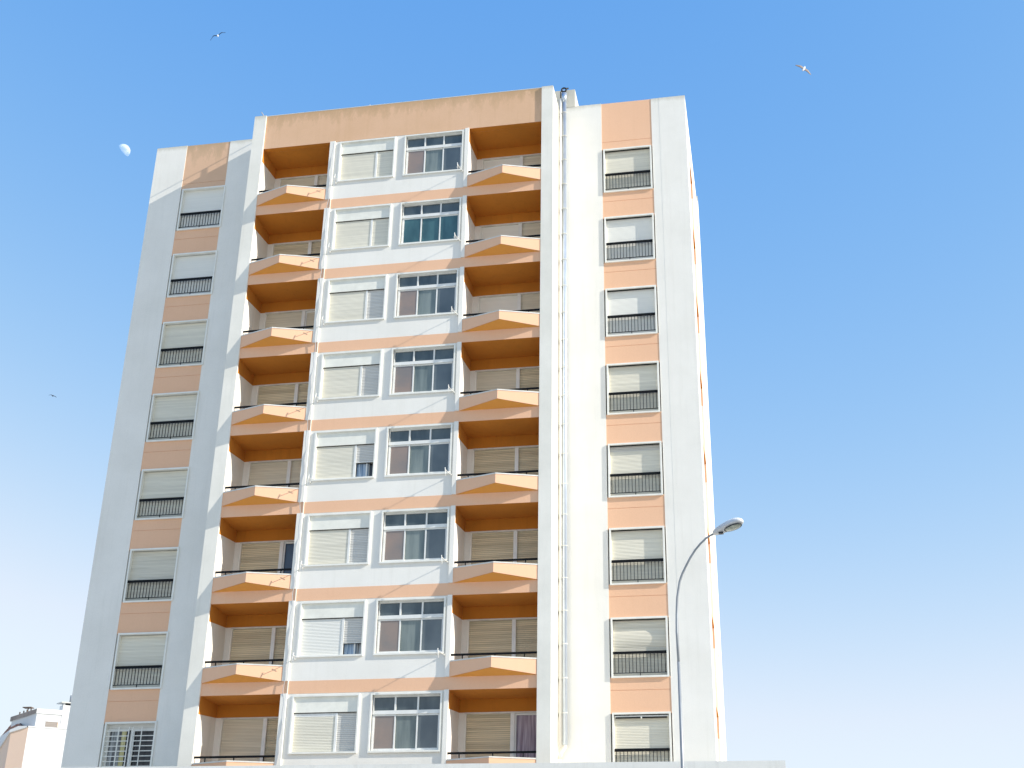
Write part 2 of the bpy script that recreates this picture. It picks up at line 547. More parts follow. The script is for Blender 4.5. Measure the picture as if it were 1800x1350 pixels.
lsh = ['shut_white', 'shut_white', 'shut_cream', 'shut_cream', 'shut_cream', 'shut_yellow', 'shut_cream', None]
rsh = ['shut_cream', 'shut_white', 'shut_white', 'shut_cream', 'shut_cream', 'shut_cream', 'shut_yellow', 'shut_cream']
for i in range(NF):
    z = -i * H
    # left wing
    win, a, c, z0, z1 = wing_window(X['l0'], X['l1'], YL, -2.12 + z, -3.95 + z, None, 'l', i)
    if i < 7:
        s = MB()
        top = z1 - (.02 if i else .0)
        s.box(a, c, YL + .09, YL + .12, z0 + (.0 if i % 3 else .0), top, lsh[i])
        s.build('roller_shutter', win)
        railing(win, a, c, YL + .0, z0, z0 + .70, 15)
    else:
        g = MB()                               # glazed doors behind a white grille
        g.box(a, c, YL + .20, YL + .22, z0, z1 - .12, 'gl_black')
        pane = g.build('glass_pane', win)
        g = MB()
        g.box(a + .02, a + .45, YL + .185, YL + .195, z0, z1 - .13, 'curt_grey')
        g.box(a + .45, a + .60, YL + .180, YL + .192, z0, z1 - .13, 'curt_yellow')
        g.build('curtain', win)
        g = MB()
        mid = (a + c) / 2 + .02
        g.frame(a, mid, z0, z1 - .12, YL + .13, YL + .17, .06, 'alu', .16)
        g.frame(mid + .002, c, z0, z1 - .12, YL + .13, YL + .17, .06, 'alu', .16)
        g.box(a, c, YL + .10, YL + .15, z1 - .12, z1, 'sill')
        g.build('door_frame', win)
        g = MB()
        for k in range(10):
            zz = z1 - .22 - k * .155
            g.box(a, mid - .06, YL + .01, YL + .028, zz - .011, zz + .011, 'frame')
            g.box(mid + .06, c, YL + .01, YL + .028, zz - .011, zz + .011, 'frame')
        for px in (a + .42, mid - .07, mid + .06, c - .43):
            g.box(px - .013, px + .013, YL - .012, YL + .009, z0, z1 - .1, 'frame')
        g.build('security_grille', win)
    # right wing
    win, a, c, z0, z1 = wing_window(X['r0'], X['r1'], YR, -2.17 + z, -4.0 + z, None, 'r', i)
    s = MB(); s.box(a, c, YR + .02, YR + .07, z1 - .03, z1 - .001, 'inside'); s.build('shutter_slot', win)  # dark strip painted for the shadow line beneath the lintel
    s = MB()
    if i == 6:                                  # bulging shutter, belly catching the sun
        s.box(a, c, YR + .09, YR + .12, z0, z1, rsh[i])
        vs = []
        for k in range(9):
            t = k / 8
            vs.append((YR + .088 - .04 * math.sin(math.pi * t) ** .7, z1 - .35 - .50 * t))
        for p, q in zip(vs[:-1], vs[1:]):
            s.poly([(a + .01, p[0], p[1]), (c - .01, p[0], p[1]), (c - .01, q[0], q[1]), (a + .01, q[0], q[1])], rsh[i], True)
    elif i == 4:
        s.box(a, c, YR + .105, YR + .12, z0, z1, 'shut_sage')
        s.box(a, c, YR + .085, YR + .104, z0, z1 - .20, rsh[i])
    else:
        s.box(a, c, YR + .085, YR + .12, z0, z1, rsh[i])
    s.build('roller_shutter', win)
    railing(win, a, c, YR - .0, z0, z0 + (.74), 15)
    if i == 7:                                  # folded awning under the lintel
        s = MB()
        s.box(a + .02, c - .02, YR + .02, YR + .09, z1 - .07, z1 - .005, 'alu')
        s.box(a + .05, c - .05, YR + .0, YR + .02, z1 - .115, z1 - .075, 'black')
        s.box((a + c) / 2 - .02, (a + c) / 2 + .02, YR - .012, YR + .05, z1 - .12, z1 - .05, 'frame')
        s.build('awning', win)

# ------------------------------------------------ shutter windows of the centre block
sx0, sx1 = X['s0'], X['s1']
for i in range(NF):
    z = -i * H
    zt, zb = -1.73 + z, -3.45 + z
    f = MB()
    f.frame(sx0, sx1, zb, zt, -.012, .26, .055, 'frame', .05)
    win = f.build('window', tower)
    a, c, z0, z1 = sx0 + .055, sx1 - .055, zb + .05, zt - .055
    s = MB()
    s.box(a, c, .055, .22, z1 - .46, z1, 'box')
    bx = s.build('shutter_box', win)
    zs = z1 - .46
    s = MB(); s.box(a, c, .070, .090, zs - .022, zs - .001, 'inside'); s.build('shutter_slot', win)  # dark strip painted for the shadow gap below the box
    xm = a + (c - a) * .675
    left = 'shut_white' if i in (6,) else 'shut_cream'
    s = MB()
    dz = .12 if i == 7 else 0
    s.box(a, xm - .035, .094, .13, z0, zs - dz, left)
    s.build('roller_shutter', win)
    s = MB()
    if dz:
        s.box(a, xm - .035, .092, .13, zs - .12, zs, 'alu')
        s.build('shutter_head', win); s = MB()
    s.box(xm - .035, xm + .035, .080, .15, z0, zs, 'alu')
    s.build('mullion', win)
    s = MB(); s.box(a, a + .03, .084, .0935, z0, zs - dz, 'alu'); s.build('guide_rail', win)
    lift = {4: .52, 6: .36, 0: .0}.get(i, 0.03 if i in (2, 5) else 0)
    s = MB()
    s.box(xm + .035, c, .098, .13, z0 + lift, zs, 'shut_sage' if i not in (0, 1) else 'shut_cream')
    if lift:
        s.box(xm + .035, c, .090, .135, z0 + lift, z0 + lift + .03, 'sill')
    s.build('roller_shutter', win)
    if lift > .1:
        s = MB()
        s.box(xm + .035, c, .235, .25, z0, z0 + lift + .02, 'gl_black')
        s.build('glass_pane', win)
        s = MB()
        s.box(xm + .05, xm + .42, .20, .215, z0, z0 + lift, 'curt_blue')
        s.box(xm + .42, c - .02 if i == 6 else xm + .47, .205, .22, z0, z0 + lift, 'curt_grey')
        s.build('curtain', win)
        s = MB()
        s.box(xm + .36, xm + .40, .16, .19, z0, z0 + lift, 'alu')
        s.box(xm + .035, c, .16, .19, z0, z0 + .035, 'alu')
        s.build('sash', win)

# ------------------------------------------------ three-light glass windows
gx0, gx1 = X['g0'], X['g1']
panes = {0: ('gl_brown', 'gl_green', 'gl_dark'), 1: ('gl_teal', 'gl_teal', 'gl_teal')}
for i in range(NF):
    z = -i * H
    zt, zb = -1.73 + z, -3.45 + z
    f = MB()
    f.frame(gx0, gx1, zb, zt, -.012, .26, .05, 'frame', .05)
    win = f.build('window', tower)
    a, c, z0, z1 = gx0 + .05, gx1 - .05, zb + .05, zt - .05
    yf = .075
    s = MB()
    wd = (c - a)
    cols = [a + .045, a + wd / 3, a + 2 * wd / 3, c - .01]
    bar0, bar1 = z1 - .56, z1 - .45
    s.box(a, c, yf, yf + .12, bar0, bar1, 'alu')                # transom bar
    s.box(a, c, yf + .02, yf + .12, z1 - .06, z1, 'sill')
    s.box(a, c, yf + .01, yf + .12, z0, z0 + .035, 'alu')
    s.box(a, a + .05, yf + .02, yf + .12, z0 + .035, bar0, 'alu')
    s.box(a, a + .04, yf + .03, yf + .12, bar1, z1 - .06, 'alu')
    s.box(c - .03, c, yf + .03, yf + .12, z0 + .035, bar0, 'alu')
    for q in (1, 2):
        s.box(cols[q] - .025, cols[q] + .025, yf + .02, yf + .12, bar1, z1 - .06, 'alu')
    s.build('window_frame', win)
    # bottom sashes slide on separate rails
    for q in range(3):
        xa = cols[q] - (.03 if q else .0)
        xb = cols[q + 1] + (.03 if q < 2 else -.02)
        yy = yf + .03 + (.03 if q == 1 else 0)
        sash = MB()
        sash.frame(xa, xb, z0 + .035, bar0 - .002, yy, yy + .028, .042, 'alu', .045)
        sh = sash.build('sash', win)
        mats = panes.get(i, ('gl_brown', 'gl_green', 'gl_dark'))
        pm = MB()
        pm.box(xa + .04, xb - .04, yy + .010, yy + .018, z0 + .07, bar0 - .04, mats[q])
        pm.build('glass_pane', sh)
    for q in range(3):
        pm = MB()
        pm.box(cols[q], cols[q + 1], yf + .06, yf + .07, bar1 - .005, z1 - .055, 'gl_transom')
        pm.build('transom_pane', win)

# ------------------------------------------------ balconies
def balcony(xl, xr, i, doors, lit_end=True):
    z = -i * H
    xk = (xl + xr) / 2 - .005 + (.03 if xl > 0 else -.03)
    k = .42
    root = MB()
    # parapet wall: kinked in plan, its lower edge rising towards the point
    t0, b0, bk = -3.71 + z, PT + z, -4.0 + z
    o = [(xl, .0), (xk, -k), (xr, .0)]
    n = [(xl, .13), (xk, -k + .13), (xr, .13)]
    vs = [(o[0][0], o[0][1], b0), (o[1][0], o[1][1], bk), (o[2][0], o[2][1], b0),
          (o[0][0], o[0][1], t0), (o[1][0], o[1][1], t0), (o[2][0], o[2][1], t0),
          (n[0][0], n[0][1], b0), (n[1][0], n[1][1], bk + .02), (n[2][0], n[2][1], b0),
          (n[0][0], n[0][1], t0), (n[1][0], n[1][1], t0), (n[2][0], n[2][1], t0)]
    root.mesh(vs, [(0, 1, 4, 3), (1, 2, 5, 4), (7, 6, 9, 10), (8, 7, 10, 11), (3, 4, 10, 9), (4, 5, 11, 10)], 'peach')
    root.mesh(vs, [(0, 6, 7, 1), (1, 7, 8, 2)], 'peach')
    # floor slab and the raking underside under the point
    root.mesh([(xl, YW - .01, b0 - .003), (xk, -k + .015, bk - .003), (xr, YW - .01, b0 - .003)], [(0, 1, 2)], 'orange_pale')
    root.box(xl, xr, .28, YB, PB + .02 + z, -4.12 + z, 'peach')
    bal = root.build('balcony', tower)
    cp = MB()
    e = .012
    outer = [(xl, -e), (xk, -k - e), (xr, -e), (xr, .13 + e), (xk, -k + .13 + e), (xl, .13 + e)]
    cp.prism(outer, -3.71 + z, -3.67 + z, 'sill')
    cp.build('coping', bal)
    r = MB()
    r.box(xl, xr - .0, .085, .12, -3.515 + z, -3.455 + z, 'black')
    for px in (xl + .35, xk, xr - .4):
        r.box(px - .015, px + .015, .09, .115, -3.70 + z, -3.515 + z, 'black')
    r.build('handrail', bal)
    # ceiling and frieze (recess shade mixed into their orange), one floor down they belong to the recess below
    c = MB()
    zc = CB + z
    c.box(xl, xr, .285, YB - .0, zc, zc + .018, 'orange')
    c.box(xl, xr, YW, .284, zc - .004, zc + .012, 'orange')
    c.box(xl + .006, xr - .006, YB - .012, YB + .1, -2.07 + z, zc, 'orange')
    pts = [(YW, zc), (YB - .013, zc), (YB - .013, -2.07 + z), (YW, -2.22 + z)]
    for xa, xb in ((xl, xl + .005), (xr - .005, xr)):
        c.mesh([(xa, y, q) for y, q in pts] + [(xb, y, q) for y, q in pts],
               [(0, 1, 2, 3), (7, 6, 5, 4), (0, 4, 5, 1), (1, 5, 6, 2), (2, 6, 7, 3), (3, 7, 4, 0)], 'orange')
    c.build('balcony_ceiling', bal)
    # rear wall, door frame and shutters
    d = MB()
    dl = xl + .18
    zt, zf = -2.07 + z, -4.12 + z
    xm0 = dl + (xr - dl) * (.60 if xl < 0 else .60)
    d.box(xl, dl, YB - .01, YB + .18, zf, zt, 'white')
    d.box(dl, xr, YB - .035, YB + .10, zt - .05, zt - .002, 'sill')
    d.box(dl, dl + .05, YB - .03, YB + .10, zf, zt - .05, 'frame')
    d.box(xm0 - .06, xm0 + .06, YB - .02, YB + .10, zf, zt - .05, 'alu')
    dr = d.build('balcony_door', bal)
    ls, rs = doors
    s = MB()
    s.box(dl + .05, xm0 - .06, YB + .05, YB + .08, zf, zt - .05, ls)
    s.build('roller_shutter', dr)
    if rs in ('open_blue', 'open_lace', 'half'):
        if rs == 'half':
            s = MB(); s.box(xm0 + .06, xr, YB + .05, YB + .08, zf + 1.25, zt - .05, 'shut_tan2'); s.build('roller_shutter', dr)
        s = MB()
        s.box(xm0 + .06, xr, YB + .085, YB + .10, zf, zt - .05, {'open_blue': 'gl_blue', 'open_lace': 'curt_pink', 'half': 'gl_blue'}[rs])
        s.build('curtain' if rs == 'open_lace' else 'glass_pane', dr)
        s = MB(); s.frame(xm0 + .06, xr, zf, zt - .05, YB + .03, YB + .075, .05, 'alu', .1); s.build('sash', dr)
    else:
        s = MB()
        s.box(xm0 + .06, xr, YB + .05, YB + .08, zf, zt - .05, rs)
        s.build('roller_shutter', dr)
    return bal

ldoors = [('shut_tan2', 'shut_tan2'), ('shut_tan', 'shut_tan'), ('shut_tan2', 'half'), ('shut_tan', 'shut_tan'),
          ('shut_tan2', 'shut_tan2'), ('shut_tan', 'open_blue'), ('shut_tan', 'shut_tan'), ('shut_tan2', 'shut_tan')]
rdoors = [('shut_white', 'shut_tan2'), ('shut_white', 'shut_tan2'), ('shut_white', 'shut_tan2'), ('shut_tan2', 'shut_tan'),
          ('shut_tan', 'shut_tan'), ('shut_tan', 'shut_tan'), ('shut_tan', 'shut_tan'), ('shut_tan', 'open_lace')]
for i in range(NF):
    balcony(X['f1'], X['bl'], i, ldoors[i])
    balcony(X['b1'], X['p0'], i, rdoors[i])

# balconies cut into the east face, seen almost edge-on
for i in range(NF):
    z = -i * H
    e = MB()
    e.box(12.42, X['redge'], 2.84, 4.80, PB + z, -3.67 + z, 'peach')
    e.box(11.62, 12.42, 2.84, 4.80, PB + z, -4.12 + z, 'peach')
    bal = e.build('balcony', tower)
    e = MB()
    e.box(11.62, X['redge'] - .004, 4.795, 4.80, -2.35 + z, CB - .01 + z, 'peach')
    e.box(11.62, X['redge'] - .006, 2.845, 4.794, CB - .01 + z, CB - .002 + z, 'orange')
    e.build('balcony_ceiling', bal)
    y0, xe = 6.0, X['redge']
    f = MB()
    f.box(xe - .06, xe + .03, y0, y0 + .06, -3.7 + z, -2.0 + z, 'frame')
    f.box(xe - .06, xe + .03, y0 + 1.5, y0 + 1.56, -3.7 + z, -2.0 + z, 'frame')
    f.box(xe - .06, xe + .03, y0 + .06, y0 + 1.5, -2.06 + z, -2.0 + z, 'frame')
    f.box(xe - .06, xe + .03, y0 + .06, y0 + 1.5, -3.7 + z, -3.64 + z, 'frame')
    win = f.build('window', tower)
    f = MB()
    f.box(xe - .05, xe + .005, y0 + .06, y0 + 1.5, -3.64 + z, -2.06 + z, 'shut_cream')
    f.build('roller_shutter', win)
e = MB()
e.box(11.62, X['redge'], 2.84, 4.80, CB, RTOP - .002, 'white')
e.build('wall', tower)

# ------------------------------------------------ downpipes
b = MB()
px, py = 8.205, 1.27
b.tube([(px, py, .02), (px, py, -12), (px, py, -23.05)], .075, 'pipe', 16)
b.tube([(px - .01, py - .02, .36), (px - .01, py - .01, .18), (px, py, -.02)], .105, 'pipe', 16, .078)
b.tube([(px, py, -23.0), (px, py, -23.12), (px - .1, py, -23.25), (px - .17, py, -23.45)], .055, 'pipe_cream', 12)
dp = b.build('drainpipe', tower)
b = MB()
pts = [(px - .01 + .085 * math.cos(t * math.pi / 6), py - .06, .50 + .085 * math.sin(t * math.pi / 6)) for t in range(13)]
b.tube(pts, .032, 'rubber', 8)
b.tube([(px - .14, py, .20), (px - .14, py - .04, .42), (px - .09, py - .05, .50)], .020, 'rubber', 6)
b.tube([(px + .07, py - .05, .55), (px + .14, py, .60)], .03, 'rubber', 6)
b.build('pipe_collar', dp)
zc = -.5
while zc > -22.9:
    b = MB()
    b.tube([(px + .084 * math.cos(t * math.pi / 8), py + .084 * math.sin(t * math.pi / 8), zc) for t in range(17)], .011, 'frame', 6)
    b.box(px - .20, px - .07, py - .02, py + .15, zc - .012, zc + .012, 'frame')
    b.build('pipe_clamp', dp)
    zc -= 1.03
b = MB()
b.tube([(8.073, 1.24, .1), (8.073, 1.24, -12), (8.073, 1.24, -23.1)], .042, 'pipe_cream', 12)
b.build('drainpipe', tower)
b = MB()
b.box(7.995, 8.09, 1.22, 1.40, -24.6, -23.45, 'podium')
b.build('pipe_housing', tower)

# ------------------------------------------------ loose cable down the joint beside the left balconies
b = MB()
pts = []
for k in range(0, 113):
    zz = -1.75 - k * .2
    pts.append((-.085 + .022 * math.sin(k * 1.7) + .018 * math.sin(k * .61 + 1), -.032 if ((zz + 1.68) % H) < 2.0 else -.012, zz))
b.tube(pts, .009, 'cable', 6)
b.box(-.012, .010, .015, .046, -24.5, -1.72, 'frame')
b.build('wall_cable', tower)

# ------------------------------------------------ clothes-line brackets under the windows
def bracket(x, z, s):
    b = MB()
    y0 = -.012
    b.tube([(x + .10 * s, y0 + .0, z), (x + .02 * s, -.20, z + .02), (x, -.42, z + .03)], .011, 'pipe_cream', 6)
    b.tube([(x - .015 * s, -.40, z + .10), (x, -.42, z - .03), (x + .02 * s, -.44, z - .20)], .013, 'pipe_cream', 6, .010)
    b.tube([(x + .12, -.22, z + .015), (x - .10, -.24, z + .03)], .010, 'pipe_cream', 6)
    b.box(x + .09 * s - .02, x + .09 * s + .02, -.03, .04, z - .025, z + .025, 'pipe_cream')
    return b.build('clothesline_bracket', tower)
for i in range(NF):
    if i < 7:
        bracket(4.70, -3.50 - i * H, 1)
        bracket(.24, -3.49 - i * H, -1)

# ================================================================ LOW PODIUM IN FRONT
p = MB()
p.mesh([(-7.9, -1.0, -31.65), (14.46, -1.0, -31.65), (14.46, 15, -31.65), (-7.9, 15, -31.65),
        (-7.9, -1.0, -24.8), (14.46, -1.0, -24.8), (14.46, 15, -24.8), (-7.9, 15, -24.8)],
       [(0, 1, 5, 4), (1, 2, 6, 5), (2, 3, 7, 6), (3, 0, 4, 7), (4, 5, 6, 7)], 'podium')
pod = empty('podium_building', (3.3, 7, 0))
tag(pod, 'low pale podium whose long plain roof edge hides the foot of the tower', 'podium')
o = p.build('wall', None); o.parent = pod; o.location = (-3.3, -7, 0)
p = MB()
zl, zr = -23.84, -23.955
def slab(x0, x1, y0, y1):
    p.mesh([(x0, y0, -24.8), (x1, y0, -24.8), (x1, y1, -24.8), (x0, y1, -24.8), (x0, y0, zl), (x1, y0, zr), (x1, y1, zr), (x0, y1, zl)],
           [(0, 1, 5, 4), (1, 2, 6, 5), (2, 3, 7, 6), (3, 0, 4, 7), (4, 5, 6, 7), (0, 3, 2, 1)], 'podium')
slab(-7.9, 14.46, -1.004, -.72)
o = p.build('roof_parapet', None); o.parent = pod; o.location = (-3.3, -7, 0)
p = MB()
for k in range(6):
    p.box(-6.6 + k * 3.5, -4.2 + k * 3.5, -1.03, -.9, -31.3, -28.6, 'gl_dark')
o = p.build('shop_window', None); o.parent = pod; o.location = (-3.3, -7, 0)

# ================================================================ NEIGHBOURING HOUSE, FAR LEFT
def frame2(C, D1, D2):
    d1 = Vector((D1[0] - C[0], D1[1] - C[1], 0)); d2 = Vector((D2[0] - C[0], D2[1] - C[1], 0))
    return d1.normalized(), d2.normalized()
nb = empty('neighbouring_house', (-32, 42, 0))
tag(nb, 'white and peach house with clay-tiled roof, chimney and rooftop room, low behind the tower', 'house')
def nbuild(mb, name, parent=nb):
    o = mb.build(name)
    o.parent = parent
    if parent is nb:
        o.location = (32, -42, 0)
    return o
Cc = Vector((-31.85, 40.0, 0))
u1 = Vector((.89, .456, 0))         # white side runs to the right
u2 = Vector((-.80, .60, 0))         # peach side runs to the left
def P(a, b_, z, C=Cc):
    q = C + u1 * a + u2 * b_
    return (q.x, q.y, z)
h = MB()
zt = -14.44
def slab4(mb, a0, a1, b0, b1, z0, z1, mat, C=Cc, mat2=None):
    vs = [P(a0, b0, z0, C), P(a1, b0, z0, C), P(a1, b1, z0, C), P(a0, b1, z0, C), P(a0, b0, z1, C), P(a1, b0, z1, C), P(a1, b1, z1, C), P(a0, b1, z1, C)]
    mb.mesh(vs, [(0, 1, 5, 4), (1, 2, 6, 5), (2, 3, 7, 6)], mat)
    mb.mesh(vs, [(3, 0, 4, 7)], mat2 or mat)
    mb.mesh(vs, [(4, 5, 6, 7), (0, 3, 2, 1)], mat)
u3 = Vector((-.67, .742, 0))
def T(a):                            # eaves line: along the front peach face, then round the corner
    if a <= 1.15: q = Cc + Vector((-a, 0, 0))
    else: q = Cc + Vector((-1.15, 0, 0)) + u3 * (a - 1.15)
    return q
def top(a): return zt - .27 * a
A_, D_, E_ = Cc + u1 * 9, T(1.15), T(4.6)
back = Vector((2, 9, 0))
foot = [A_ + back, A_, Cc, D_, E_, E_ + back]
tops = [zt, zt, zt, top(1.15), top(4.6), zt]
n_ = 6
vs = [(q.x, q.y, -31.65) for q in foot] + [(q.x, q.y, z_) for q, z_ in zip(foot, tops)]
h.mesh(vs, [(0, 1, 7, 6), (1, 2, 8, 7)], 'nb_white')
h.mesh(vs, [(2, 3, 9, 8), (3, 4, 10, 9), (4, 5, 11, 10)], 'nb_peach')
h.mesh(vs, [(5, 0, 6, 11), (6, 7, 8, 9, 10, 11)], 'nb_white')
nbuild(h, 'wall')
h = MB()
slab4(h, -.03, 9.02, -.04, .30, zt, zt + .07, 'nb_white')
nrm = Vector((-.05, -.09, 0))
ks = [0, .6, 1.15, 1.7, 2.6, 3.6, 4.6]
def hi(a): return zt + .06 if a <= .6 else zt - .14 - .02 * a
for k0, k1 in zip(ks[:-1], ks[1:]):
    p0, p1 = T(k0) + nrm, T(k1) + nrm
    q0, q1 = T(k0) + Vector((.2, .35, 0)), T(k1) + Vector((.2, .35, 0))
    l0, l1, h0, h1 = top(k0) - .02, top(k1) - .02, hi(k0), hi(k1)
    v8 = [(p0.x, p0.y, l0), (p1.x, p1.y, l1), (q1.x, q1.y, l1), (q0.x, q0.y, l0), (p0.x, p0.y, h0), (p1.x, p1.y, h1), (q1.x, q1.y, h1), (q0.x, q0.y, h0)]
    h.mesh(v8, [(0, 1, 5, 4), (2, 3, 7, 6), (4, 5, 6, 7), (0, 3, 2, 1)], 'nb_white')
nbuild(h, 'coping')
h = MB()
for t in range(34):
    a0 = .45 + t * .125
    e = T(a0); rise = .05 + (a0 - .45) * .33
    e0 = Vector((e.x + .05, e.y + .1, zt - .12)); e1 = Vector((e.x + .25, e.y + .1 + .45 + rise * .5, zt - .10 + rise))
    for j in range(4):
        h.tube([e0 + (e1 - e0) * (j / 4), e0 + (e1 - e0) * ((j + 1.2) / 4)], .062, 'tiles', 7, .045)
tl = nbuild(h, 'tiled_roof')
h = MB()
h.tube([Vector((T(k_).x + .25, T(k_).y + .55 + .17 * k_, zt - .06 + (k_ - .45) * .33 + .03)) for k_ in (.45, 1.15, 2.5, 4.6)], .07, 'cable_dark', 8)
h.build('ridge', tl)
# rooftop room
C2 = Cc + u1 * .38 + u2 * .02
h = MB()
slab4(h, 0, 1.62, 0, 3.8, zt + .09, -13.557, 'nb_white', C2)
nbuild(h, 'rooftop_room')
h = MB()
slab4(h, -.06, 1.80, -.06, 3.9, -13.557, -13.26, 'nb_white', C2)
vs = [P(-.07, -.05, -13.55, C2), P(-.07, 3.9, -13.55, C2), P(-.07, 3.9, -13.27, C2), P(-.07, -.05, -13.27, C2)]
h.poly(vs, 'fascia')
rf = nbuild(h, 'flat_roof')
for bb in (.9, 1.5, 2.0, 2.6):
    h = MB()
    q = P(-.04, bb, 0, C2)
    h.box(q[0] - .03, q[0] + .03, q[1] - .03, q[1] + .03, -13.26, -13.12, 'cable_dark')
    h.build('roof_vent', rf)
h = MB()
q = P(.1, 1.75, 0, C2)
h.tube([(q[0], q[1], -13.26), (q[0], q[1], -12.98)], .035, 'cable_dark', 6)
h.box(q[0] - .30, q[0] + .30, q[1] - .2, q[1] + .2, -12.98, -12.93, 'cable_dark')
h.build('vent_cowl', rf)
h = MB()
slab4(h, .60, 1.32, -.012, .05, zt + .1, -14.02, 'nb_win', C2)
wn_ = nbuild(h, 'window')
h = MB()
slab4(h, .55, 1.38, -.03, .04, -14.02, -13.96, 'nb_white', C2)
slab4(h, 1.32, 1.38, -.03, .04, zt + .1, -14.02, 'nb_peach', C2)
h.build('window_frame', wn_)
h = MB()
C3 = Vector(P(1.50, -.035, 0, C2))
slab4(h, 0, .60, 0, .5, zt - .001, -12.93, 'nb_white', C3)
ch = nbuild(h, 'chimney')
h = MB()
slab4(h, .02, .12, .02, .12, -12.93, -12.80, 'nb_white', C3)
slab4(h, .12, .58, .06, .45, -12.93, -12.81, 'rubber', C3)  # black block standing in for the shaded gap under the cap
slab4(h, -.18, .72, -.12, .62, -12.80, -12.74, 'sill', C3)
h.build('chimney_cap', ch)
h = MB()
q = P(.52, .25, 0, C3)
h.tube([(q[0], q[1], -12.74), (q[0], q[1], -12.25)], .09, 'steel', 8)
h.build('flue', ch)

# ================================================================ STREET LAMP
lamp = empty('street_lamp', (12.0, -5, 0))
tag(lamp, 'tall galvanised street lamp with curved arm in front of the tower', 'street lamp')
def lbuild(mb, name, parent=lamp):
    o = mb.build(name)
    o.parent = parent
    if parent is lamp:
        o.location = (-12.0, 5, 0)
    return o
arm = [(12.0, -5.0, -22.2), (11.985, -4.995, -21.43), (11.998, -5.0, -20.99), (12.03, -5.02, -20.56), (12.11, -5.08, -20.165), (12.182, -5.127, -19.99), (12.28, -5.195, -19.825), (12.405, -5.283, -19.63), (12.547, -5.383, -19.455), (12.69, -5.482, -19.325), (12.841, -5.589, -19.225), (12.965, -5.676, -19.178), (13.13, -5.79, -19.15)]
b = MB()
b.tube([(12.0, -5, -31.65), (12.0, -5, -28), (12.0, -5, -25), (12.0, -5, -22.2)], .060, 'steel', 20, .036)
b.tube([(12.0, -5, -31.65), (12.0, -5, -30.7)], .11, 'steel', 16)
lbuild(b, 'pole')
b = MB()
b.tube(arm, .035, 'steel', 16, .024)
lbuild(b, 'arm')
# luminaire: boat-shaped shell, lofted along its axis and tilted up
ax = Vector((.70, -.49, .135)).normalized()
org = Vector((13.05, -5.735, -19.165))
sd_ = ax.cross(Vector((0, 0, 1))).normalized()
upv = sd_.cross(ax)
if upv.z < 0: upv = -upv
L = .90
def section(t, w_, top, bot, mb=None):
    c = org + ax * (t * L)
    pts = []
    for k in range(16):
        an = 2 * math.pi * k / 16
        cx, sz = math.cos(an), math.sin(an)
        zz = sz * (top if sz > 0 else bot)
        xx = cx * w_ * (abs(cx) ** -.25 if abs(cx) > .05 else 1)
        pts.append(tuple(c + sd_ * xx * .9 + upv * zz))
    return pts
def loft(mb, secs, mat_fn):
    n = len(secs[0])
    vs = [q for s_ in secs for q in s_]
    base = len(mb.v)
    mb.v += [(q[0], q[1], q[2] + mb.dz) for q in vs]
    for i in range(len(secs) - 1):
        for k in range(n):
            k2 = (k + 1) % n
            mb.f.append((base + i * n + k, base + i * n + k2, base + (i + 1) * n + k2, base + (i + 1) * n + k))
            mb.mi.append(mb._m(mat_fn(i, k))); mb.smooth.append(True)
    mb.f.append(tuple(base + k for k in range(n))); mb.mi.append(mb._m(mat_fn(0, 0))); mb.smooth.append(False)
    mb.f.append(tuple(base + (len(secs) - 1) * n + k for k in range(n))); mb.mi.append(mb._m(mat_fn(len(secs) - 2, 0))); mb.smooth.append(False)
prof = [(0, .06, .05, .03), (.03, .10, .07, .045), (.15, .15, .10, .055), (.38, .185, .125, .06), (.6, .20, .14, .06), (.8, .185, .135, .055), (.92, .145, .105, .045), (.98, .09, .065, .03), (1.0, .035, .025, .015)]
b = MB()
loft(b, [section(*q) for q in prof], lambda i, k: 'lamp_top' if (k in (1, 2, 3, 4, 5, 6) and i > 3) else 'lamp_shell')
head = lbuild(b, 'lamp_head')
b = MB()
c0 = []
for k in range(20):                        # oval gasket and lens under the front half
    an = 2 * math.pi * k / 20
    c0.append((.66 + .27 * math.cos(an), .15 * math.sin(an)))
ring = [tuple(org + ax * (t * L) + sd_ * s_ - upv * .066) for t, s_ in c0]
b.tube(ring + [ring[0]], .012, 'lamp_dark', 6)
b.build('lens_gasket', head)
b = MB()
vs = []
for lv, (sc_, dn) in enumerate(((.97, .060), (.85, .085), (.55, .105), (.2, .112))):
    for t, s_ in c0:
        vs.append(tuple(org + ax * ((.66 + (t - .66) * sc_) * L) + sd_ * s_ * sc_ - upv * dn))
fs = []
for lv in range(3):
    for k in range(20):
        k2 = (k + 1) % 20
        fs.append((lv * 20 + k, lv * 20 + k2, (lv + 1) * 20 + k2, (lv + 1) * 20 + k))
fs.append(tuple(range(60, 80)))
b.mesh(vs, fs, 'lamp_glass', True)
b.build('lens', head)
b = MB()
q = org + ax * .20 - upv * .075
b.box(q.x - .05, q.x + .07, q.y - .08, q.y + .02, q.z - .018, q.z + .015, 'lamp_dark')
b.build('hinge_clip', head)

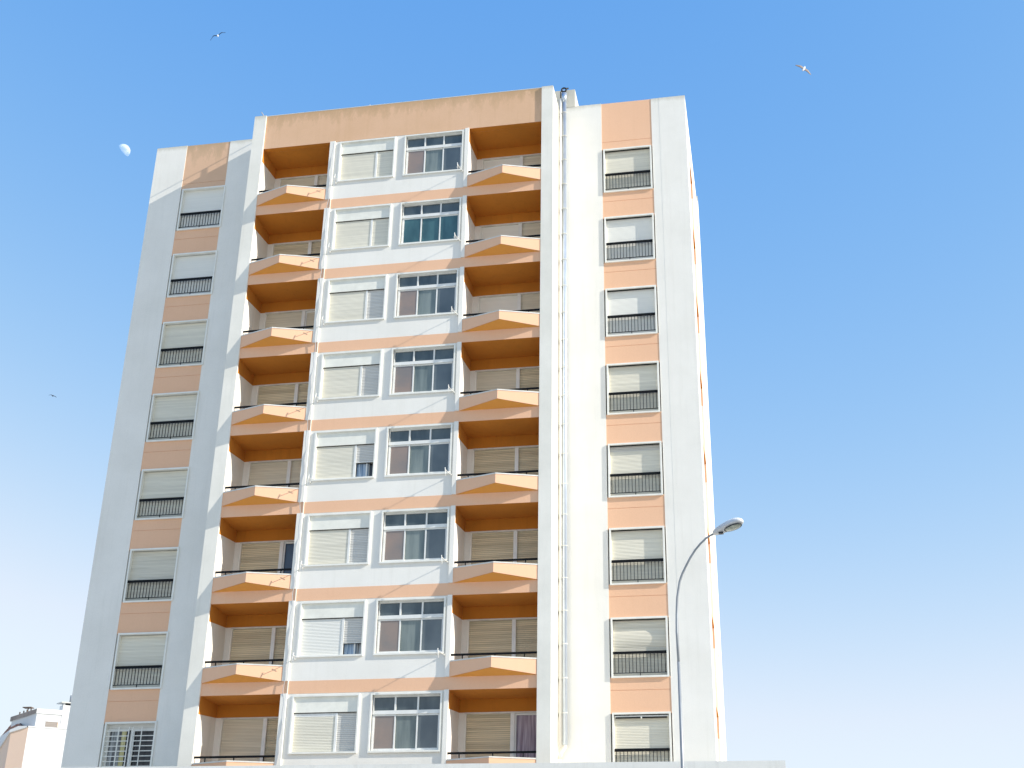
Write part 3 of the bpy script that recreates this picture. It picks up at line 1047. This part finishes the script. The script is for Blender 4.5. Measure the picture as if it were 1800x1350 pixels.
# ================================================================ GULLS
def gull(name, loc, span_dir, body_dir, span, mats, label, bend, sweep=.12):
    """one continuous skin: sections along the span, the middle ones widening into body, head and tail"""
    sdv = Vector(span_dir).normalized()
    bdv = Vector(body_dir); bdv = (bdv - sdv * bdv.dot(sdv)).normalized()
    upn = sdv.cross(bdv)
    if upn.z < 0: upn = -upn
    hs_ = span / 2
    st = [-1, -.92, -.75, -.52, -.34, -.18, -.10, -.055, 0, .055, .10, .18, .34, .52, .75, .92, 1]
    b = MB(0)
    secs = []
    for t in st:
        a = abs(t)
        ch = .02 if a >= 1 else (.10 if a > .9 else .16 if a > .7 else .21 if a > .5 else .235 if a > .15 else .27 if a > .09 else .50 if a > .04 else .60)
        th = .006 if a >= 1 else (.016 if a > .7 else .030 if a > .3 else .034 if a > .15 else .05 if a > .09 else .085 if a > .04 else .10)
        ch *= span / 1.35; th *= span / 1.35
        rise, drop = bend[0] if t < 0 else bend[1], bend[2] if t < 0 else bend[3]
        zz = hs_ * (rise * min(a, .45) / .45 - drop * max(0, a - .45) / .55)
        back = -sweep * hs_ * max(0, a - .4)
        c = sdv * (t * hs_) + upn * zz + bdv * back
        sec = []
        for k in range(8):
            an = 2 * math.pi * k / 8
            sec.append(tuple(c + bdv * math.cos(an) * ch / 2 + upn * math.sin(an) * th))
        secs.append(sec)
    def mf(i, k):
        mid = 6 <= i <= 9
        return mats[1] if mid else mats[0]
    loft(b, secs, mf)
    o = b.build(name)
    o.location = loc
    return tag(o, label, 'bird', 'gulls flying round the tower')
rt, up_, fw = R_, U_, F
def dirv(a, b_, c_=0): return rt * a + up_ * b_ + fw * c_
gull('gull', (-21.33, 31.78, 32.28 + GZ), dirv(1, .28, .1), dirv(-.15, .35, 1), 1.22, ('bird_dark', 'bird_white'),
     'dark-winged gull gliding high in the sky above the left end of the roof', (.16, .26, .46, .12))
gull('gull', (18.17, 21.23, 15.88 + GZ), dirv(1, -.62, .0), dirv(.5, .8, .55), 1.0, ('bird_brown', 'bird_white'),
     'pale mottled gull banking with spread wings in the sky right of the tower', (.05, .05, .1, .1), .25)
gull('gull', (-39.34, 48.15, 12.77 + GZ), dirv(1, -.42, .1), dirv(.1, .2, 1), .66, ('bird_dark', 'bird_dark'),
     'tiny distant gull low in the pale sky left of the tower', (.12, .12, .35, .1))

# ================================================================ MOON
mt = bpy.data.materials.new('moon_rock'); mt.use_nodes = True
nt = mt.node_tree; nt.nodes.clear()
out = nt.nodes.new('ShaderNodeOutputMaterial')
tr = nt.nodes.new('ShaderNodeBsdfTransparent')
df = nt.nodes.new('ShaderNodeBsdfDiffuse')
ad = nt.nodes.new('ShaderNodeAddShader')
tcn = nt.nodes.new('ShaderNodeTexCoord')
nz = nt.nodes.new('ShaderNodeTexNoise'); nz.inputs['Scale'].default_value = .16; nz.inputs['Detail'].default_value = 1
nt.links.new(tcn.outputs['Object'], nz.inputs['Vector'])
cr = nt.nodes.new('ShaderNodeValToRGB')
cr.color_ramp.elements[0].position = .4; cr.color_ramp.elements[0].color = (.20, .18, .15, 1)
cr.color_ramp.elements[1].position = .6; cr.color_ramp.elements[1].color = (.36, .31, .26, 1)
nt.links.new(nz.outputs[0], cr.inputs[0]); nt.links.new(cr.outputs[0], df.inputs['Color'])
nt.links.new(tr.outputs[0], ad.inputs[0]); nt.links.new(df.outputs[0], ad.inputs[1])
nt.links.new(ad.outputs[0], out.inputs['Surface'])
bm = bmesh.new()
bmesh.ops.create_uvsphere(bm, u_segments=64, v_segments=48, radius=9.6)
bmesh.ops.delete(bm, geom=[f for f in bm.faces if f.calc_center_median().normalized().dot(SUN) < .03], context='FACES')
# keep only the side that faces the town
to_cam = Vector((.425, -.72, -.549)).normalized()
bmesh.ops.delete(bm, geom=[f for f in bm.faces if f.calc_center_median().normalized().dot(to_cam) < -.12], context='FACES')
for f in bm.faces: f.smooth = True
me = bpy.data.meshes.new('moon'); bm.to_mesh(me); bm.free()
me.materials.append(mt)
moon = bpy.data.objects.new('moon', me); scene.collection.objects.link(moon)
moon.location = (-838.1, 1400.8, 1067.1 + GZ)
tag(moon, 'pale half moon in the blue sky left of the tower', 'moon')

# ================================================================ GROUND
def sheet(name, x0, x1, y0, y1, z, mat, h=None):
    g = MB(0)
    if h: g.box(x0, x1, y0, y1, z - h, z, mat)
    else: g.poly([(x0, y0, z), (x1, y0, z), (x1, y1, z), (x0, y1, z)], mat)
    return structure(name, g)
sheet('ground', -3000, 3000, -3000, 3000, -.004, 'earth')
sheet('road', -400, 400, -26, -17.5, .004, 'asphalt')
sheet('pavement', -60, 60, -17.3, -1.2, .12, 'paving', .12)
sheet('kerb', -60, 60, -17.5, -17.3, .125, 'kerb', .125)
sheet('pavement', -60, 60, -48, -26.2, .12, 'paving', .12)
sheet('kerb', -60, 60, -26.2, -26, .125, 'kerb', .125)
g = MB(0)
for k in range(-12, 13):
    g.poly([(k * 5 - 1, -21.85, .008), (k * 5 + 1, -21.85, .008), (k * 5 + 1, -21.7, .008), (k * 5 - 1, -21.7, .008)], 'line')
structure('road_marking', g)
